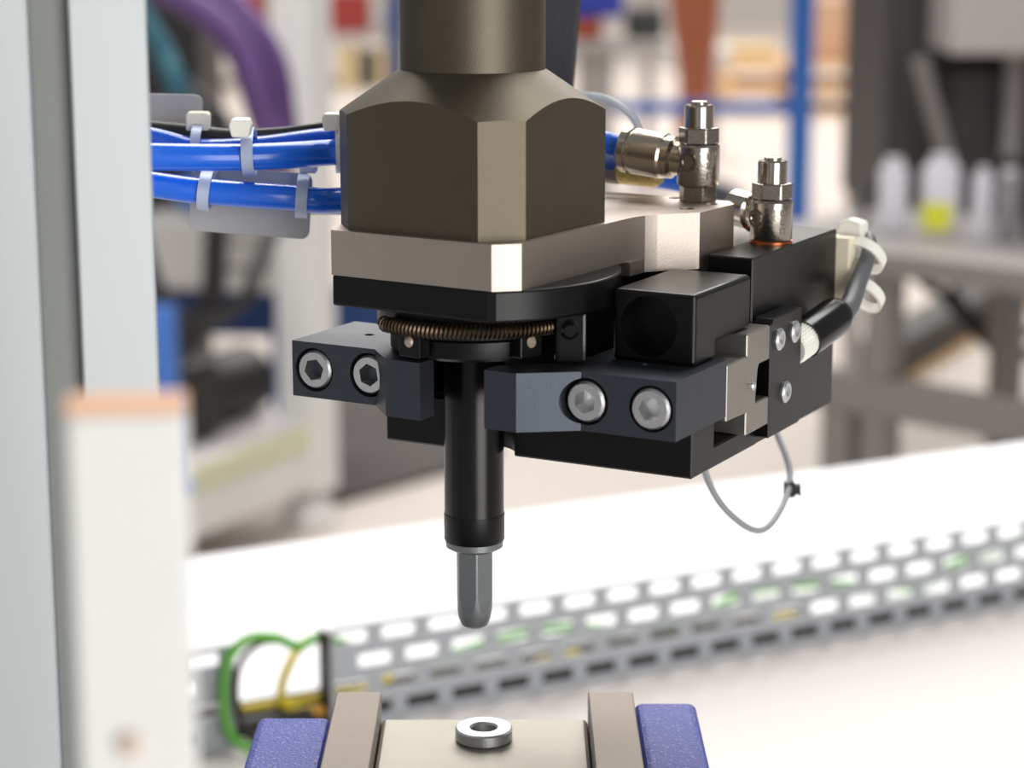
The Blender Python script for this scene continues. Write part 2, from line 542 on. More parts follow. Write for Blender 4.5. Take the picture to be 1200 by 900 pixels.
# ------------------------------------------------------------------ sensor plug with its cable
plug = thing('sensor_plug', 'black round cable plug with a white knurled ring on the gripper side', 'cable plug', AX, R(-28.5))
p0 = Vector((58.6, 66.4, -37.0))
dv = Vector((5.0, 23, 6.2)).normalized()
pt = lambda t: tuple(p0 + dv * t)
rb = bmesh.new()
kn = lathe([(0, -1), (4.4, -1), (4.8, -0.4), (4.8, 5.2), (0, 5.2)], 72)
for i, v in enumerate(kn.verts):
    pass
for v in kn.verts:
    rr = math.hypot(v.co.x, v.co.y)
    if rr > 0.004:
        k = round(math.atan2(v.co.y, v.co.x) / (2 * math.pi) * 72)
        f_ = 1.0 if k % 2 else 0.93
        v.co.x *= f_
        v.co.y *= f_
tag(obj('knurled_ring', aim(kn, pt(0), dv), 'nylon', plug, smooth=20), 'white knurled ring')
obj('plug_body', aim(lathe([(0, 5.2), (5.3, 5.2), (5.3, 20), (4.9, 22), (4.0, 23), (0, 23)], 40), pt(0), dv), 'gloss', plug)
e = Vector(pt(22.5))
obj('cable', tube([e, e + dv * 5, (63.6, 100.5, -25), (63.6, 108.5, -18), (61.5, 113.5, -14.5), (57, 117, -15.5), (48, 119, -20), (38, 117, -30)], 2.5, 16, 8, 0.001, rfun=lambda t: 3.2 - 1.1 * min(1, t * 2.2)), 'cable_dark', plug)
mount = thing('cable_mount', 'cream adhesive cable tie mount on the back of the gripper block', 'cable mount', AX, R(-28.5))
obj('pad', box(46, 60.2, 103.05, 109.4, -32, -13), 'cream', mount, 0.0006)
for i, (zc, lab) in enumerate(((-12.6, 'upper white cable tie at the back corner of the gripper'), (-23.6, 'lower white cable tie just above the black sensor plug'))):
    t_ = thing('cable_tie', lab, 'cable tie', AX, R(-28.5))
    obj('head', prism([(53.5, zc - 4.4), (58.2, zc - 5.0), (61.5, zc - 2.2), (61, zc + 3), (57, zc + 4), (54, zc + 2.8)], 109.5, 115, 'y'), 'nylon', t_, 0.0007)
    obj('strap', band((62.5, 110.5, zc - 6), (0.15, 0.75, 0.75), 4.2, 5.8, 3.0, 0.8), 'nylon', t_)

# thin sensor lead hanging in a loop
lead = thing('sensor_lead', 'thin grey lead hanging in a loop below the gripper', 'cable')
obj('wire', tube([(.0515, .592, 1.011), (.0535, .598, .997), (.0585, .6, .9865), (.0665, .602, .979), (.0725, .609, .977), (.0785, .62, .981), (.0815, .63, .9865), (.081, .636, .991), (.078, .645, .999), (.0745, .645, 1.012)], 0.00095, 10, 8), 'cable_grey', lead)
tag(obj('clip', prism([(-1.6, -2.0), (1.2, -2.4), (2.2, -1.2), (3.4, -2.2), (3.2, 1.8), (2.0, 1.2), (1.2, 2.6), (-1.6, 2.2)], -1.6, 1.6, 'y'), 'gloss', lead, 0.0003, loc=(.0810, .6275, .9835)), 'small black clip')


# ------------------------------------------------------------------ flow control valves
def valve(name, label, base, rot, k, fit_dir, group, nut=4.2):
    v = thing(name, label, 'air valve', AX, rot, group)
    x, y, z = base
    at = lambda bm: (bm.transform(Matrix.Translation(Vector(base) * 0.001)), bm)[1]
    b0 = nut
    if nut:
        obj('base_nut', at(prism(hexagon(5.1 * k, 12), 0, nut)), 'nickel_dark', v, 0.0003)
    obj('valve_body', at(lathe([(0, b0), (5.2 * k, b0), (5.6 * k, b0 + .6), (5.6 * k, b0 + 10.2), (5.1 * k, b0 + 10.8), (0, b0 + 10.8)], 48)), 'nickel_dark', v)
    obj('lock_nut', at(prism(hexagon(5.5 * k, 20), b0 + 10.8, b0 + 15.2)), 'nickel_dark', v, 0.0005)
    obj('stem', at(lathe([(0, b0 + 15.2), (3.9 * k, b0 + 15.2), (3.9 * k, b0 + 20.6), (3.6 * k, b0 + 21.0), (2.4 * k, b0 + 21.1), (2.2 * k, b0 + 21.9), (1.6 * k, b0 + 22.1), (0, b0 + 22.1)], 40)), 'nickel', v)
    cb = Vector(base) + Vector((0, 0, b0 + 6.0))
    d = Vector(fit_dir).normalized()
    return v, cb, d


v1, cb, d1 = valve('flow_valve', 'taller nickel flow control valve with a big hose fitting on the aluminium plate', (27.6, 66.0, 0), R(-32), 1.0, (-1, -0.06, 0.11), 'nickel flow control valves')
obj('elbow', aim(lathe([(0, 2), (4.4, 2), (4.4, 6.5), (5.6, 7.2), (5.6, 9.2), (0, 9.2)], 40), cb, d1), 'nickel', v1)
ft = obj('push_fitting', aim(lathe([(0, 9), (5.4, 9), (6.0, 9.8), (6.1, 18.4), (5.5, 18.8), (5.5, 19.6), (0, 19.6)], 48), cb, d1), 'nickel', v1)
obj('release_ring', aim(lathe([(0, 19.6), (6.1, 19.6), (6.1, 21.4), (5.5, 21.9), (0, 21.9)], 48), cb, d1), 'nickel', v1)
obj('port_dimple', aim(lathe([(2.6, 0), (2.6, 0.35), (1.7, 0.35), (1.5, 0), (1.5, -0.4), (2.6, -0.4), (2.6, 0)], 24), cb + Vector((-0.12, -5.55, 0.5)), (-0.1, -1, 0)), 'nickel_dark', v1)
v2, cb2, d2 = valve('flow_valve', 'shorter nickel flow control valve standing on the black gripper block', (49.6, 71.4, -10.6), R(-28.5), 0.99, (-0.85, 0.5, 0.05), 'nickel flow control valves', 0.5)
obj('elbow', aim(lathe([(0, 2), (4.2, 2), (4.2, 6.4), (5.2, 7), (5.2, 15), (4.5, 15.6), (0, 15.6)], 40), cb2, d2), 'nickel', v2)
obj('port_dimple', aim(lathe([(2.3, 0), (2.3, 0.35), (1.5, 0.35), (1.3, 0), (1.3, -0.4), (2.3, -0.4), (2.3, 0)], 24), cb2 + Vector((-2.5, -4.95, 0.2)), (-0.46, -0.88, 0)), 'nickel_dark', v2)
obj('copper_gasket', aim(lathe([(0, 0), (5.7, 0), (5.7, 0.5), (0, 0.5)], 40), (49.6, 71.4, -10.6), (0, 0, 1)), mat('copper', (206, 120, 78), 0.3, 0.9), v2)


# engraved-looking maker's marks: raised strokes on the valve bodies, wrapped on the cylinder
def glyphs(parent, base, r, z0, k, ang):
    strokes = [((0, 0), (0, 1.6)), ((0, 1.6), (1.2, 1.6)), ((1.2, 0), (1.2, 1.6)),
               ((0, 2.6), (1.2, 2.6)), ((0, 2.6), (0, 4.0)), ((0.6, 2.6), (0.6, 4.0)),
               ((0, 5.0), (1.2, 5.0)), ((1.2, 5.0), (1.2, 6.4)), ((0, 5.0), (0, 6.4)), ((0, 6.4), (1.2, 6.4))]
    bm = bmesh.new()
    for (u0, w0), (u1, w1) in strokes:
        pts = []
        for t in (0, 0.5, 1):
            u = (u0 + (u1 - u0) * t) * k
            ww = (w0 + (w1 - w0) * t) * k
            an = ang + u / r
            pts.append((base[0] + r * math.cos(an), base[1] + r * math.sin(an), base[2] + z0 + ww))
        b2 = tube(pts, 0.16, 5, 1, 0.001)
        me = bpy.data.meshes.new('t')
        b2.to_mesh(me)
        b2.free()
        bm.from_mesh(me)
        bpy.data.meshes.remove(me)
    o = obj('embossed_mark', bm, 'nickel', parent)
    o['kind'] = 'stuff'


glyphs(v1, (27.6, 66.0, 0), 5.62, 6.2, 1.05, R(-38))
glyphs(v2, (49.6, 71.4, -10.6), 5.55, 2.6, 1.0, R(-42))
muf = thing('bronze_silencer', 'small gold grainy sintered bronze air silencer behind the square housing', 'air silencer', AX, R(-32))
obj('porous_body', aim(lathe([(0, 0), (4.2, 0), (4.2, 10), (3.4, 11.5), (0, 11.5)], 32), (0.5, 74, 6.0), (1, 0, -0.03)), 'brass', muf)
obj('thread_nut', aim(prism(hexagon(4.6), -4, 0), (0.5, 74, 6.0), (1, 0, -0.03)), 'nickel_dark', muf)

# ------------------------------------------------------------------ hoses, ties and tags behind the head
hA = thing('air_hose', 'front blue air hose running behind the housing into the nickel fitting', 'air hose', group='blue air hoses')
fe = Vector((27.6, 66.0, 10.2)) + d1 * 20
rot32 = Matrix.Rotation(R(-32), 3, 'Z')
few = Vector(AX) + (rot32 @ fe) * 0.001
few2 = Vector(AX) + (rot32 @ (fe + d1 * 14)) * 0.001
obj('hose', tube([(-.150, .560, 1.0895), (-.095, .565, 1.0877), (-.068, .570, 1.0870), (-.045, .580, 1.0872), (-.015, .606, 1.0865), few2, few], 0.0035, 20, 10, rfun=lambda t: 0.0036 - 0.0004 * t), 'hose', hA)
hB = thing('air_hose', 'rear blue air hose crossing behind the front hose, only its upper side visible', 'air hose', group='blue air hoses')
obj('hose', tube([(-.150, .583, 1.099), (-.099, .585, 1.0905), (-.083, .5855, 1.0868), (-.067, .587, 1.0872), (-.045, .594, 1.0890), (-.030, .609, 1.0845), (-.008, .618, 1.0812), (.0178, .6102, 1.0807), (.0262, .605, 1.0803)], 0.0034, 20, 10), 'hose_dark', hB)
hC = thing('air_hose', 'lowest blue air hose sagging left of the housing, with two tie straps', 'air hose', group='blue air hoses')
obj('hose', tube([(-.150, .568, 1.089), (-.0955, .570, 1.0803), (-.079, .571, 1.0780), (-.059, .573, 1.0762), (-.044, .578, 1.0748), (-.015, .612, 1.0745), (.015, .648, 1.0745), (.034, .655, 1.073), (.052, .648, 1.071)], 0.0034, 20, 10), 'hose', hC)
ck = thing('black_cable', 'black cable resting on top of the blue hoses left of the housing', 'cable')
obj('cable', tube([(-.150, .600, 1.096), (-.101, .600, 1.0915), (-.088, .598, 1.0905), (-.077, .597, 1.0895), (-.062, .598, 1.0905), (-.046, .602, 1.0928), (-.02, .63, 1.094)], 0.0018, 12, 8, rfun=lambda t: 0.0024 - 0.0014 * min(1, max(0, (t - .45) * 3))), 'cable_black', ck)
cg = thing('grey_cable', 'grey cable curving from behind the housing down behind the nickel fitting', 'cable')
obj('cable', tube([(.0, .66, 1.092), (.012, .645, 1.0963), (.0205, .643, 1.0966), (.0265, .643, 1.0958), (.032, .643, 1.0928), (.036, .645, 1.0885), (.0385, .650, 1.080), (.039, .655, 1.070)], 0.0011, 12, 8), 'cable_lightgrey', cg)
bs = thing('cable_sleeve', 'flat dark woven cable sleeve hanging behind the round shaft', 'cable sleeve')
obj('sleeve', prism([(-6.5, 12), (8.2, 14), (14.6, 90), (15.5, 240), (-2, 240), (-4, 90)], -2.5, 2.5, 'y'), 'sleeve', bs, 0.0012, loc=(.0095, .662, 1.078))


def tie(label, center, axis, ra, rb, head_at, head_size, mstrap='nylon_strap'):
    t_ = thing('cable_tie', label, 'cable tie', group='cable ties on the blue hoses')
    obj('strap', band((0, 0, 0), axis, ra, rb, 3.0, 0.7), mstrap, t_, loc=center)
    hx_, hy_, hz_ = head_size
    obj('head', prism([(-hx_ * .42, -hz_), (hx_ * .42, -hz_), (hx_ * .55, hz_ * .3), (hx_ * .42, hz_), (-hx_ * .42, hz_), (-hx_ * .55, hz_ * .3)], -hy_, hy_, 'y'), 'nylon', t_, 0.0005, loc=head_at)
    return t_


tie('cable tie with a cream head around the upper hoses, middle of their length', (-.0682, .5765, 1.0876), (1, 0.05, 0.02), 11.0, 5.6, (-.0690, .566, 1.0950), (5.2, 3, 2.3))
tie('cable tie around the upper hoses right against the square housing', (-.0452, .585, 1.0885), (1, 0.1, 0.03), 11.5, 6.6, (-.0464, .5735, 1.0958), (4.6, 3, 2.2), 'nylon')
tie('cable tie around the lowest hose at the left end of the hanging grey tag', (-.0795, .575, 1.0778), (1, 0.02, -0.12), 8.0, 4.6, (-.0795, .583, 1.0822), (4, 2, 1.4))
tie('cable tie around the lowest hose at the right end of the hanging grey tag', (-.0548, .578, 1.0758), (1, 0.05, -0.08), 8.0, 5.0, (-.0538, .586, 1.0832), (5, 2, 2.2))
t5 = thing('cable_tie', 'cream tie head beside the upper grey tag near the aluminium post', 'cable tie', group='cable ties on the blue hoses')
obj('head', prism([(-3.0, -2.4), (3.0, -2.4), (3.2, 1.8), (2.4, 2.4), (-2.6, 2.4), (-3.0, 1.6)], -2.5, 2.5, 'y'), 'cream', t5, 0.0005, loc=(-.0835, .592, 1.0942))
obj('strap', band((0, 0, 0), (1, 0.02, -0.05), 9.0, 4.6, 2.6, 0.7), 'nylon_strap', t5, loc=(-.0835, .592, 1.0885))


def round_rect(w_, h_, r_):
    pts = []
    for cx, cy, a0 in ((w_ - r_, r_, -90), (w_ - r_, h_ - r_, 0), (r_, h_ - r_, 90), (r_, r_, 180)):
        pts += arc(cx, cy, r_, a0, a0 + 90, 5)
    return pts


tg = obj('label_tag', prism(round_rect(32, 17.5, 2.2), 0, 0.6, 'y'), 'tag', None, 0.0001, loc=(-.0858, .5838, 1.0660))
tg.rotation_euler = (0, R(4.5), 0)
tag(tg, 'blank grey marker tag hanging under the lowest blue hose', 'tag', 'marker tags')
tg2 = obj('label_tag', prism(round_rect(36, 12, 2.0), 0, 0.6, 'y'), 'tag', None, 0.0001, loc=(-.1210, .610, 1.0885))
tg2.rotation_euler = (0, R(1.5), 0)
tag(tg2, 'blank grey marker tag standing above the hoses beside the aluminium post', 'tag', 'marker tags')
tg3 = obj('label_tag', prism(round_rect(26, 3.5, 1.2), 0, 0.6, 'y'), 'nylon', None, 0.0001, loc=(-.0560, .592, 1.0690))
tag(tg3, 'narrow white marker strip between the lowest hose and the aluminium plate', 'tag', 'marker tags')

# ------------------------------------------------------------------ aluminium post on the left
post = thing('profile_post', 'pale grey slotted aluminium post at the left edge', 'post', (-.0985, .48, 0.7615), R(9.8))
h, q, s_, d_ = 20, 4, 9, 7
cs = [(-h, -h), (-q, -h), (-q, -h + 2), (-s_, -h + 2 + 0.01), (-s_ + 4, -h + d_ + 2), (s_ - 4, -h + d_ + 2), (s_, -h + 2.01), (q, -h + 2), (q, -h), (h, -h),
      (h, -q), (h - 2, -q), (h - 2.01, -s_), (h - d_ - 2, -s_ + 4), (h - d_ - 2, s_ - 4), (h - 2.01, s_), (h - 2, q), (h, q), (h, h), (-h, h)]
obj('profile', prism(cs, 0, 720), 'profile', post, 0.0005, 1)
tag(obj('slot_shade', box(-3.95, 3.95, -15.5, -11.1, 0.5, 719), 'shade_grey', post), 'darker grey strip added as shade in the slot')  # grey insert added so the slot reads as shaded
obj('base_bracket', box(-28, 28, 20.1, 52, 0, 6), 'black', post, 0.0005)

guard = thing('white_guard', 'blurred white upright guard with an orange top edge, close to the camera', 'guard', (-.0463, .260, 0.7615), R(6))
obj('guard_body', box(-7.1, 7.1, -3, 3, 0, 329.3), 'white_panel', guard, 0.0008)
obj('top_edge', box(-7.1, 7.1, -3, 3, 329.4, 331.0), 'orange_rim', guard, 0.0003)
obj('knob', aim(lathe([(0, 0), (1.6, 0), (1.6, 0.8), (1.0, 1.4), (0, 1.5)], 24), (-1.0, -3, 288), (0, -1, 0)), 'tan', guard)

# ------------------------------------------------------------------ work fixture and washer
vice = thing('work_fixture', 'blue painted work fixture with two steel bars and a bright centre plate', 'fixture', (0, 0.5, 0.7615))
zb = 0.7615
obj('foot', mbox(-.064, .047, -.05, .045, 0, 0.136), 'machine_dark', vice, 0.002)
obj('centre_plate', mbox(-.0346, .0200, -.05, .0580, 0.1362, 0.1775), 'vice_plate', vice, 0.0012)
obj('side_block', mbox(-.0665, -.0470, -.05, .0490, 0.1362, 0.1815), 'vice_blue', vice, 0.0022, 3)
obj('side_block', mbox(.0324, .0490, -.05, .0600, 0.1362, 0.1815), 'vice_blue', vice, 0.0022, 3)
obj('clamp_bar', mbox(-.0468, -.0348, -.05, .0610, 0.1362, 0.1838), 'vice_bar', vice, 0.0004)
obj('clamp_bar', mbox(.0202, .0322, -.05, .0610, 0.1362, 0.1838), 'vice_bar', vice, 0.0004)
wsh = obj('steel_washer', lathe([(3.3, 0.2), (3.6, 0), (7.0, 0), (7.4, 0.4), (7.4, 2.9), (6.9, 3.3), (3.8, 3.3), (3.3, 2.8), (3.3, 0.2)], 56), 'screw', None, loc=(-.0073, .5425, 0.7615 + 0.1777))
tag(wsh, 'thick zinc plated steel washer lying on the bright centre plate', 'washer')


# ------------------------------------------------------------------ slotted cable tray on the table
def slotted_wall(x0, x1, H, rows, pitch, sw, sh, phase=-.0096):
    bm = bmesh.new()
    zs = [0]
    for zc in rows:
        zs += [zc - sh / 2, zc + sh / 2]
    zs.append(H)
    V = {}

    def v(x, z):
        k = (round(x, 6), round(z, 6))
        if k not in V:
            V[k] = bm.verts.new((x, 0, z))
        return V[k]
    xs = {round(x0, 6), round(x1, 6)}
    holes = []
    for ri, zc in enumerate(rows):
        off = (ri % 2) * pitch / 2 + phase
        k = math.floor(x0 / pitch)
        x = k * pitch + off
        lst = []
        while x < x1:
            if x - sw / 2 > x0 + 0.0012 and x + sw / 2 < x1 - 0.0012:
                lst.append((x - sw / 2, x + sw / 2))
                xs.update((round(x - sw / 2, 6), round(x + sw / 2, 6)))
            x += pitch
        holes.append(lst)
    xs = sorted(xs)
    for zi in range(len(zs) - 1):
        row = (zi - 1) // 2 if zi % 2 == 1 else None
        for xa, xb in zip(xs, xs[1:]):
            mid = (xa + xb) / 2
            if row is not None and any(p < mid < q_ for p, q_ in holes[row]):
                continue
            bm.faces.new((v(xa, zs[zi]), v(xb, zs[zi]), v(xb, zs[zi + 1]), v(xa, zs[zi + 1])))
    g = bmesh.ops.extrude_face_region(bm, geom=bm.faces[:])
    bmesh.ops.translate(bm, vec=(0, 0.0016, 0), verts=[x for x in g['geom'] if isinstance(x, bmesh.types.BMVert)])
    return bm


ROWS = (0.0068, 0.0194, 0.0320, 0.0447)
tray = thing('slotted_tray', 'long grey slotted metal tray wall running across the white table', 'cable tray', (0, 1.41, 0.7616), TA)
obj('slotted_wall', slotted_wall(-.2595, .52, .0505, ROWS, .0252, .0174, .0064), 'tray', tray, loc=(0, -.3135, 0))
obj('end_flange', mbox(-.2612, -.2596, -.3135, -.302, 0, .048), 'cable_black', tray)
tray2 = thing('slotted_tray', 'short grey slotted tray wall behind the green wire, left of the gap', 'cable tray', (0, 1.41, 0.7616), TA)
obj('slotted_wall', slotted_wall(-.62, -.3085, .0505, ROWS, .0252, .0174, .0064), 'tray', tray2, loc=(0, -.3135, 0))
for lx0, lx1, ly, lz, r_, m, lab in ((-.60, .46, -.3045, .0055, .005, 'cable_black', 'black cable lying directly behind the slotted tray wall'),
                                     (-.60, .03, -.2905, .0065, .006, 'brown_dark', 'thicker dark cable on the table behind the tray, next to the black one')):
    cb_ = thing('tray_cable', lab, 'cable', (0, 1.41, 0.7616), TA)
    pts = [(lx0 + (lx1 - lx0) * i / 10, ly + 0.0006 * math.sin(i * 1.7), lz) for i in range(11)]
    obj('cable', tube(pts, r_, 12, 4), m, cb_)
for name, lab, pts, r_, m in (
        ('yellow_wire', 'yellow wire winding between the black cables behind the tray', [(-.30, -.299, .0125), (-.24, -.301, .0125), (-.22, -.2975, .006), (-.17, -.2975, .0045), (-.135, -.3035, .0128), (-.12, -.3035, .0128), (-.10, -.2975, .005), (-.02, -.2975, .0045), (0, -.3035, .0128), (.018, -.303, .0128), (.04, -.2965, .004), (.16, -.2965, .003), (.19, -.3035, .0125), (.2, -.3, .0125), (.23, -.29, .003), (.3, -.29, .003)], .0017, 'yellow'),
        ('green_wire', 'green wire lying behind the tray, seen through its middle slots', [(-.26, -.279, .003), (-.2, -.274, .003), (-.17, -.25, .003), (-.10, -.235, .003), (-.05, -.26, .003), (-.02, -.26, .003), (.03, -.23, .003), (.08, -.235, .003), (.12, -.262, .003), (.14, -.255, .003), (.25, -.21, .003), (.35, -.2, .003)], .0022, 'green')):
    wv = thing(name, lab, 'wire', (0, 1.41, 0.7616), TA)
    obj('wire', tube(pts, r_, 10, 8), m, wv)
gw = thing('green_wire', 'bright green wire looping out of the tray gap beside the blue fixture', 'wire')
obj('wire', tube([(-.076, 1.052, .788), (-.0925, 1.024, .804), (-.102, 1.008, .805), (-.112, 1.0, .812), (-.124, .992, .814), (-.1325, .984, .806), (-.1345, .980, .790), (-.1325, .978, .775), (-.126, .976, .7675), (-.112, .975, .7645), (-.09, .975, .7645)], .0024, 12, 8), 'green', gw)
gk = thing('black_wire', 'black wire looping close beside the green wire at the tray gap', 'wire')
obj('wire', tube([(-.079, 1.058, .784), (-.095, 1.030, .801), (-.103, 1.012, .803), (-.11, 1.004, .809), (-.120, .996, .810), (-.1275, .990, .803), (-.1295, .986, .790), (-.1275, .984, .777), (-.12, .983, .767), (-.10, .983, .7638)], .0016, 10, 8), 'cable_black', gk)
yw = thing('yellow_wire', 'yellow wire hanging through the gap between the two trays', 'wire')
obj('wire', tube([(-.1, 1.032, .8), (-.106, 1.02, .795), (-.111, 1.012, .782), (-.108, 1.012, .773), (-.094, 1.02, .770), (-.08, 1.03, .772), (-.06, 1.045, .776)], .0022, 10, 8), 'yellow', yw)
ow = thing('orange_wire', 'short orange wire lying at the foot of the tray gap', 'wire')
obj('wire', tube([(-.118, 1.012, .766), (-.105, 1.016, .7685), (-.094, 1.016, .769), (-.082, 1.024, .768), (-.070, 1.030, .767)], .003, 10, 8), 'orange_wire', ow)

# ------------------------------------------------------------------ white workstation behind, left
ws = thing('workstation', 'white steel workstation frame with a low shelf behind the gripper on the left', 'workstation', (-.386, 4.095, 0), R(62.6))
for lx, ly in ((0, 0), (-1.4, 0), (0, .75), (-1.4, .75)):
    lg = obj('leg', mbox(lx - .042, lx + .042, ly - .042, ly + .042, 0.0621, 2.0), 'frame_white', ws, 0.006)
    obj('foot', aim(lathe([(0, 0), (.052, 0), (.052, .02), (.03, .05), (0, .05)], 28, 1.0), (lx, ly, .0121 if ly else .0001), (0, 0, 1), 1.0), 'frame_white', lg)
obj('shelf_board', mbox(-1.35, .04, -.01, .74, .165, .2), 'shelf_white', ws, 0.004)
obj('edge_band', mbox(-1.36, .04, -.03, -.0101, .152, .2), 'edge_green', ws, 0.002)
obj('beam', mbox(-1.358, -.043, -.03, .03, .075, .150), 'frame_white', ws, 0.004)
obj('top_beam', mbox(-1.358, -.043, -.03, .03, 1.85, 1.95), 'frame_white', ws, 0.004)
mt = obj('floor_sheet', prism([(-.42, 4.17), (-.375, 4.17), (-.03, 4.57), (-.03, 6.2), (-.42, 6.2)], 0.0005, .012, 'z', 1.0), 'brown_dark')  # flat dark brown sheet laid on the floor
tag(mt, 'dark brown flat sheet on the floor behind the white workstation leg', 'mat')
# things on and behind the low shelf
wsl = lambda x, y, z: tuple(Vector((-.386, 4.095, 0)) + Matrix.Rotation(R(62.6), 3, 'Z') @ Vector((x, y, z)))


def blob(name, label, cat, loc, size, m, rz=0, bev=0.02, grp=None):
    o = obj(name, mbox(-size[0] / 2, size[0] / 2, -size[1] / 2, size[1] / 2, 0, size[2]), m, None, bev, 3, loc=loc)
    o.rotation_euler = (0, 0, rz)
    tag(o, label, cat, grp)
    return o


dm = thing('drive_unit', 'black drive unit lying on the low white shelf', 'machine part', (-.50, 4.14, .2), R(62.6))
obj('motor', aim(lathe([(0, 0), (.06, 0), (.065, .02), (.065, .2), (.05, .22), (.025, .225), (.025, .26), (0, .26)], 32, 1.0), (-.18, .02, .066), (1, 0, 0), 1.0), 'machine_black', dm)
obj('gearbox', mbox(-.30, -.18, -.06, .10, 0, .15), 'machine_black', dm, 0.015)
nav = thing('navy_beam_rack', 'dark blue rack beam crossing behind the workstation leg', 'rack', (0, 4.6, 0), R(-4))
obj('beam', mbox(-1.2, -.22, 0, .08, .255, .355), 'rack_navy', nav, 0.006)
for lx in (-1.15, -.49):
    obj('upright', mbox(lx - .04, lx + .04, 0.081, .16, 0, .365), 'rack_blue', nav, 0.005)
bp_ = thing('blue_post', 'bright blue short post between the aluminium post and the workstation', 'post', (-.572, 3.58, 0.2))
obj('tube', mbox(-.02, .02, -.02, .02, .005, .31), 'sky', bp_, 0.003)
obj('base', mbox(-.035, .035, -.035, .035, 0.0005, .006), 'sky', bp_)
mu = thing('machine_unit', 'dark machine housing full of hoses behind the aluminium post', 'machine', (-.60, 4.75, 0))
obj('cabinet', mbox(-.45, -.065, 0, .4, .46, 1.5), 'machine_black', mu, 0.02)
obj('stand', mbox(-.40, -.1, .05, .35, 0, .459), 'machine_dark', mu, 0.01)
blob('white_part', 'pale grey boxed part on the rack beam, left of the black cable', 'machine part', (-.70, 4.645, .3565), (.15, .1, .17), 'white_bits', 0, 0.03)
sp_ = thing('white_stack', 'stack of pale trays on the blue rack beam beside the workstation leg', 'tray stack', (-.54, 4.645, .356), R(-4))
for k in range(3):
    obj('tray', mbox(-.08, .08, -.05, .05, .058 * k, .058 * k + .045), 'white_bits', sp_, 0.008)
obj('base_tray', mbox(-.07, .07, -.045, .045, .18, .21), 'ochre', sp_, 0.006)
glove = blob('blue_bag', 'light blue bag lying on the pale boxed part beside the aluminium post', 'bag', (-.665, 4.62, .5270), (.08, .07, .08), 'sky', .3, 0.035)
bm_ = bmesh.new()
for name, lab, pts, r_, m in (
        ('purple_hose', 'front purple corrugated hose arching down behind the hose tags', [(-.60, 3.02, 1.04), (-.50, 3.0, 1.055), (-.41, 3.0, 1.01), (-.362, 3.0, .955), (-.338, 3.0, .88), (-.330, 3.05, .82), (-.40, 3.45, .755), (-.54, 4.1, .735), (-.70, 4.745, .735)], .021, 'purple'),
        ('purple_hose', 'rear purple corrugated hose arching close to the white leg', [(-.60, 3.1, 1.10), (-.46, 3.08, 1.08), (-.375, 3.06, 1.01), (-.330, 3.06, .945), (-.320, 3.08, .87), (-.325, 3.14, .80), (-.41, 3.6, .685), (-.55, 4.2, .66), (-.70, 4.745, .66)], .021, 'purple'),
        ('teal_hose', 'teal hose slanting down in front of the dark machine', [(-.55, 2.9, 1.13), (-.479, 2.9, 1.01), (-.453, 2.9, .966), (-.43, 2.9, .906), (-.44, 3.1, .84), (-.56, 3.7, .76), (-.78, 4.745, .665)], .016, 'teal'),
        ('black_cable', 'thick black cable hanging in front of the pale boxes on the rack', [(-.52, 3.9, .80), (-.517, 3.86, .64), (-.520, 3.85, .56), (-.528, 3.85, .48), (-.56, 3.86, .41), (-.60, 3.9, .40), (-.625, 3.935, .353)], .022, 'cable_black'),
        ('black_cable', 'loose black cable drooping left of the pale boxes', [(-.66, 3.8, .68), (-.63, 3.8, .55), (-.60, 3.8, .47), (-.55, 3.82, .44), (-.50, 3.84, .45), (-.46, 3.9, .5), (-.47, 4.3, .64), (-.74, 4.745, .82)], .014, 'cable_black')):
    t_ = thing(name, lab, 'hose' if 'hose' in name else 'cable')
    obj('tube', tube(pts, r_, 12, 6), m, t_)

# ------------------------------------------------------------------ far rack seen left of the shaft
fr = thing('storage_rack', 'far storage rack with blue uprights left of the spindle shaft', 'rack', (0, 14.5, 0))
for lx in (-.765, -2.6):
    for ly in (0, .7):
        obj('upright', mbox(lx - .04, lx + .04, ly - .04, ly + .04, 0, 2.4), 'rack_navy', fr)
for z_ in (.31, 1.1):
    obj('shelf_board', mbox(-2.55, -.81, -.05, .75, z_, z_ + .04), 'machine_grey', fr)
for nm, lab, cat, loc, size, m in (
        ('red_box', 'dark red box on the far rack shelf', 'box', (-1.06, 14.65, .35), (.26, .3, .26), 'red'),
        ('red_crate', 'bright red crate on the far rack shelf behind the purple hoses', 'crate', (-1.72, 14.65, .35), (.22, .3, .26), 'red'),
        ('pale_box', 'pale box beside the dark red one on the far rack', 'box', (-.86, 14.7, .35), (.1, .3, .2), 'white_bits'),
        ('ochre_box', 'left tan box under the far rack shelf', 'box', (-1.06, 14.55, 0), (.13, .3, .26), 'ochre'),
        ('olive_bin', 'dark olive bin between two tan boxes under the far shelf', 'bin', (-.93, 14.56, 0), (.09, .3, .24), 'olive'),
        ('ochre_box', 'right tan box under the far rack shelf by the blue upright', 'box', (-.84, 14.55, 0), (.06, .3, .25), 'ochre')):
    blob(nm, lab, cat, loc, size, m, 0, 0.008)

# ------------------------------------------------------------------ blue rail frame, person, pallets
bf = thing('blue_rail_frame', 'blue painted steel post with a low cross rail standing in the hall', 'frame', (0, 8.16, 0))
obj('post', mbox(1.012, 1.098, -.036, .036, 0.01, 1.9), 'rack_blue', bf, 0.004)
obj('rail', mbox(.16, 1.0115, -.025, .025, .405, .452), 'rack_blue', bf, 0.004)
obj('post', mbox(.088, .1595, -.036, .036, 0.01, .47), 'rack_blue', bf, 0.004)
obj('foot_plate', mbox(.99, 1.13, -.08, .08, 0, .0099), 'rack_blue', bf)
obj('foot_plate', mbox(.06, .19, -.08, .08, 0, .0099), 'rack_blue', bf)


